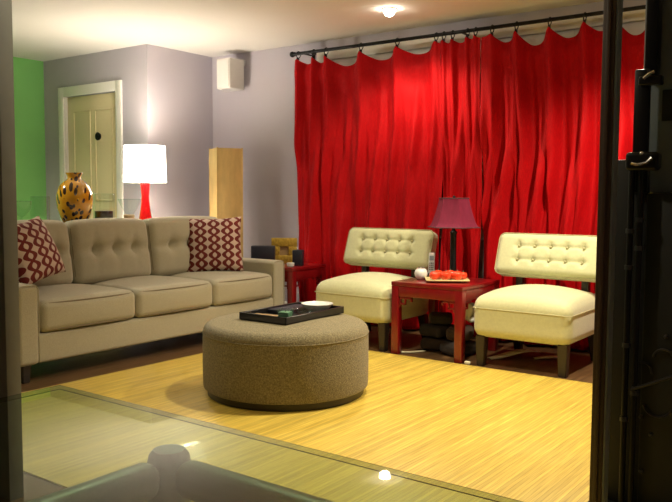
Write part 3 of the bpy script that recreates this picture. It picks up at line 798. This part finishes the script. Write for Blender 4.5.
# objects on the end table
EZ = .54
t = thing('gift_box', 'square mottled gold frame standing on the end table behind the sofa arm', 'frame', (-4.47, 5.28, EZ), math.radians(40), world=False)
bm = B()
o_, i_ = .115, .04
for q in ((-o_, o_, 0, o_-i_), (-o_, o_, o_+i_, 2*o_), (-o_, -i_, o_-i_, o_+i_), (i_, o_, o_-i_, o_+i_)): box(bm, q[0], q[1], -.022, .022, q[2], q[3], .004)
t.name = 'square_frame'; obj('frame', bm, 'gold', t)
bm = B(); box(bm, -i_, i_, -.004, .012, o_-i_, o_+i_, 0); obj('backing', bm, 'brownleather', t)
bm = B(); box(bm, -.105, .105, -.05, .05, 0, .165, .006, 2, Matrix.Translation((-4.56, 5.10, EZ)) @ Matrix.Rotation(math.radians(38), 4, 'Z'))
o = obj('storage_box', bm, 'navybox'); origin_to(o, (-4.56, 5.10, EZ)); tag(o, 'dark navy box half hidden behind the sofa arm, left of the gold frame', 'box', 'dark boxes on the end table')
bm = B(); box(bm, -.045, .045, -.045, .045, 0, .135, .005, 2, Matrix.Translation((-4.255, 5.215, EZ)) @ Matrix.Rotation(math.radians(30), 4, 'Z'))
o = obj('storage_box', bm, 'navybox'); origin_to(o, (-4.255, 5.215, EZ)); tag(o, 'small dark cube on the end table right of the gold frame', 'box', 'dark boxes on the end table')
bm = B(); lathe(bm, [(.02, EZ), (.03, EZ+.006), (.034, EZ+.035), (.03, EZ+.035), (.02, EZ+.01)], -4.22, 5.07, 20)
o = obj('small_cup', bm, 'whiteglaze'); origin_to(o, (-4.22, 5.07, EZ)); tag(o, 'tiny white cup at the near edge of the red end table', 'cup')

# ---------------------------------------------------------------- ottoman and tray
OX, OY, OR, OH = -2.88, 3.42, .48, .425
ott = thing('ottoman', 'large round olive tweed ottoman in the middle of the mat', 'ottoman', (OX, OY, .008))
bm = B()
pr = [(OR-.012, .05), (OR-.003, .056), (OR, .07), (OR+.002, .2), (OR, OH-.07)]
for k in range(9):
    a = math.pi/2*k/8; pr.append((OR-.055+.055*math.cos(a), OH-.058+.055*math.sin(a)))
pr += [(OR-.12, OH+.002), (OR-.25, OH+.006), (.1, OH+.008), (.01, OH+.008)]
lathe(bm, pr, OX, OY, 96); ob = obj('upholstery', bm, 'otto', ott)
bm = B(); tube(bm, [(OX+(OR-.0)*math.cos(a*math.pi/48), OY+(OR-.0)*math.sin(a*math.pi/48), OH-.060) for a in range(96)], .0035, 6, True); obj('seam', bm, 'otto', ob)
bm = B(); lathe(bm, [(OR-.03, .008), (OR-.025, .012), (OR-.025, .05)], OX, OY, 72); obj('plinth', bm, 'darkwood', ott)

TF, TL = Vector((-2.73, 3.24)), Vector((-3.08, 3.235))     # near and left bottom corners of the tray
ang = math.atan2(TF.y-TL.y, TF.x-TL.x); TW, TD = .35, .56
tc_ = TF+Vector((math.cos(ang)*-TW/2-math.sin(ang)*TD/2, math.sin(ang)*-TW/2+math.cos(ang)*TD/2))
TZ0 = OH+.0085
tm = Matrix.Translation((tc_.x, tc_.y, TZ0)) @ Matrix.Rotation(ang, 4, 'Z')
tr = thing('tray', 'black rectangular lacquer tray lying on the round ottoman', 'tray', (tc_.x, tc_.y, TZ0))
bm = B(); box(bm, -TW/2, TW/2, -TD/2, TD/2, 0, .010, .002, 1, tm); obj('base', bm, 'tray', tr)
bm = B()
for q in ((-TW/2, TW/2, -TD/2, -TD/2+.012), (-TW/2, TW/2, TD/2-.012, TD/2), (-TW/2, -TW/2+.012, -TD/2, TD/2), (TW/2-.012, TW/2, -TD/2, TD/2)): box(bm, *q, 0, .042, .002, 1, tm)
obj('rim', bm, 'tray', tr)
def on_tray(u, v, z=.0105): return tm @ Vector((u, v, z))
p = on_tray(.105, -.20)
t = thing('candle_jar', 'small square glass jar with green candle at the near end of the tray', 'candle', p)
jm = Matrix.Translation(p) @ Matrix.Rotation(ang+.3, 4, 'Z')
bm = B(); box(bm, -.036, .036, -.036, .036, 0, .006, .002, 1, jm)
for q in ((-.036, .036, -.036, -.032), (-.036, .036, .032, .036), (-.036, -.032, -.036, .036), (.032, .036, -.036, .036)): box(bm, *q, 0, .066, .001, 1, jm)
obj('glass_jar', bm, 'glass', t)
bm = B(); box(bm, -.0315, .0315, -.0315, .0315, .0062, .05, .002, 1, jm); obj('wax', bm, 'greenwax', t)
bm = B(); tube(bm, [jm @ Vector((0, 0, .048)), jm @ Vector((.002, 0, .06))], .0015, 6); obj('wick', bm, 'blackmetal', t)
p = on_tray(-.06, -.195)
t = thing('notebook', 'tan leather notebook lying flat in the left end of the tray', 'book', p)
nm_ = Matrix.Translation(p) @ Matrix.Rotation(ang+.12, 4, 'Z')
bm = B(); box(bm, -.085, .085, -.05, .05, .010, .013, .001, 1, nm_); box(bm, -.085, .085, -.05, .05, 0, .003, .001, 1, nm_); box(bm, -.085, .085, .047, .05, 0, .013, .001, 1, nm_); obj('cover', bm, 'brownleather', t)
bm = B(); box(bm, -.082, .082, -.047, .047, .003, .010, .0005, 1, nm_); obj('pages', bm, 'paper', t)
def dish(label, p, prof, m, group):
    bm = B(); lathe(bm, [(r, p.z+z) for r, z in prof], p.x, p.y, 40, False)
    o = obj('bowl', bm, m); origin_to(o, p); return tag(o, label, 'bowl', group)
dish('low white bowl at the far end of the black tray', on_tray(.06, .16), [(.04, 0), (.045, .006), (.08, .03), (.098, .054), (.093, .055), (.076, .035), (.04, .012), (.005, .010)], 'whiteglaze', 'bowls on the tray')
dish('small grey glass bowl in the middle of the black tray', on_tray(.09, -.02), [(.03, 0), (.035, .005), (.06, .03), (.068, .048), (.064, .048), (.055, .032), (.03, .009), (.005, .008)], 'glass', 'bowls on the tray')
sheet_c = on_tray(-.09, .09)
t = thing('notebook', 'closed black folder lying in the far left corner of the tray', 'folder', sheet_c)
fm = Matrix.Translation(sheet_c) @ Matrix.Rotation(ang, 4, 'Z')
bm = B(); box(bm, -.065, .065, -.14, .14, 0, .024, .002, 1, fm); obj('cover', bm, 'navybox', t)
t.name = 'folder'

# ---------------------------------------------------------------- glass table in the foreground
GX0, GX1, GY0, GY1, GZ = -1.452, .30, -.45, .968, .74
gt = thing('glass_table', 'pale green glass table on a grey tubular frame in the foreground', 'table', ((GX0+GX1)/2, (GY0+GY1)/2, 0))
bm = B(); box(bm, GX0, GX1, GY0, GY1, GZ-.010, GZ, .0012, 1)
bmesh.ops.recalc_face_normals(bm, faces=bm.faces)
for f in bm.faces: f.material_index = 0 if abs(f.normal.z) > .9 else (1 if abs(f.normal.z) < .1 else 2)
obj('glass_top', bm, ['tableglass', 'glassedge', 'glassarris'], gt)
fx0, fx1, fy0, fy1 = -.965, .15, -.30, .845
for x in (fx0, fx1):
    for y in (fy0, fy1):
        bm = B(); lathe(bm, [(.034, 0), (.036, .004), (.036, GZ-.032), (.033, GZ-.019), (.026, GZ-.0105)], x, y, 32); obj('leg', bm, 'steel', gt)
def rail(a, b):
    bm = B(); d = Vector(b)-Vector(a); L_ = d.length
    rbox(bm, (L_/2, .026, .03), .024, (2, 1, 1), 5, None, Matrix.Translation((Vector(a)+Vector(b))/2) @ Matrix.Rotation(math.atan2(d.y, d.x), 4, 'Z'))
    obj('rail', bm, 'steel', gt)
zr = GZ-.05
rail((fx0+.03, fy1, zr), (fx1-.03, fy1, zr)); rail((fx0+.03, fy0, zr), (fx1-.03, fy0, zr))
rail((fx0, fy0+.03, zr), (fx0, fy1-.03, zr)); rail((fx1, fy0+.03, zr), (fx1, fy1-.03, zr))

# ---------------------------------------------------------------- dark equipment at the right edge
ex, ey = -.50, 2.95
eq = thing('equipment_stand', 'tall black equipment stand with clamp, rods and cables at the right edge', 'stand', (ex, ey, 0))
bm = B(); box(bm, -.742, -.25, 2.86, 3.15, .02, 1.165, .008); obj('lower_cabinet', bm, 'panel', eq)
bm = B(); box(bm, -.90, -.742, 2.875, 2.90, .01, 1.285, .004); obj('side_plate', bm, 'panel', eq)
bm = B(); box(bm, -.905, -.25, 2.80, 3.17, 0, .02, .004); obj('base', bm, 'panel', eq)
bm = B(); box(bm, -.785, -.25, 2.92, 3.05, 1.165, 2.35, .006); obj('upper_panel', bm, 'slate', eq, label='slate grey upper panel')
bm = B()
for q in ((-.715, -.30, 1.42, 1.53),): box(bm, q[0], q[1], 2.912, 2.922, q[2], q[3], .003)
obj('vent', bm, 'panel', eq)
bm = B(); box(bm, -.765, -.725, 2.86, 2.92, 1.56, 2.40, .005); obj('upper_post', bm, 'blackmetal', eq)
bm = B(); box(bm, -.795, -.742, 2.85, 2.875, 1.165, 1.60, .006); obj('lower_post', bm, 'blackmetal', eq)
for x, y, z1 in ((-.787, 2.83, 1.27), (-.755, 2.83, 1.26)):
    bm = B(); tube(bm, [(x, y, .02), (x, y, z1)], .011, 12); r_ = obj('rod', bm, 'blackmetal', eq)
    for z in ((.35, .62, .90, 1.03) if x < -.77 else (.45, .97, 1.07)):
        bm = B(); tube(bm, [(x, y, z-.008), (x, y, z+.008)], .0155, 12); obj('collar', bm, 'gunmetal', r_)
bm = B(); rbox(bm, (.055, .03, .032), .014, (3, 2, 2), 3, None, Matrix.Translation((-.745, 2.812, 1.275))); c_ = obj('clamp', bm, 'blackmetal', eq)
bm = B(); tube(bm, [(-.775, 2.78, 1.268), (-.755, 2.776, 1.262), (-.725, 2.776, 1.268), (-.708, 2.778, 1.285)], .006, 8); obj('lever', bm, 'chrome', c_)
bm = B(); sphere(bm, (-.745, 2.79, 1.300), .009, 12, 8); obj('knob', bm, 'chrome', c_)
bm = B(); rbox(bm, (.04, .018, .016), .008, (2, 1, 1), 3, None, Matrix.Translation((-.735, 2.84, 1.555))); l_ = obj('latch', bm, 'blackmetal', eq)
bm = B(); tube(bm, [(-.755, 2.82, 1.562), (-.735, 2.815, 1.575), (-.72, 2.818, 1.582)], .006, 8); obj('lever', bm, 'chrome', l_)
bm = B(); tube(bm, [(-.755, 2.80, .47), (-.69, 2.80, .50), (-.60, 2.80, .545), (-.35, 2.80, .66)], .006, 8); tube(bm, [(-.35, 2.80, .66), (-.35, 2.86, .66)], .006, 8); tube(bm, [(-.755, 2.80, .47), (-.755, 2.875, .47)], .006, 8); obj('brace', bm, 'gunmetal', eq)
def arc(cx_, cz_, r, a0, a1, y, n=14): return [(cx_+r*math.cos(math.radians(a0+(a1-a0)*k/n)), y, cz_+r*math.sin(math.radians(a0+(a1-a0)*k/n))) for k in range(n+1)]
for a in (arc(-.735, .53, .03, -10, 190, 2.855), arc(-.665, .58, .035, 20, 170, 2.852), arc(-.68, .42, .05, 200, 340, 2.852)):
    bm = B(); tube(bm, [(a[0][0], 2.872, a[0][2])]+a+[(a[-1][0], 2.872, a[-1][2])], .004, 6); obj('cable', bm, 'gunmetal', eq)
for x, z in ((-.66, .66), (-.635, .60), (-.735, .36), (-.70, .30), (-.73, .16)):
    bm = B(); sphere(bm, (x, 2.858, z), .008, 10, 6); obj('bolt', bm, 'gunmetal', eq)
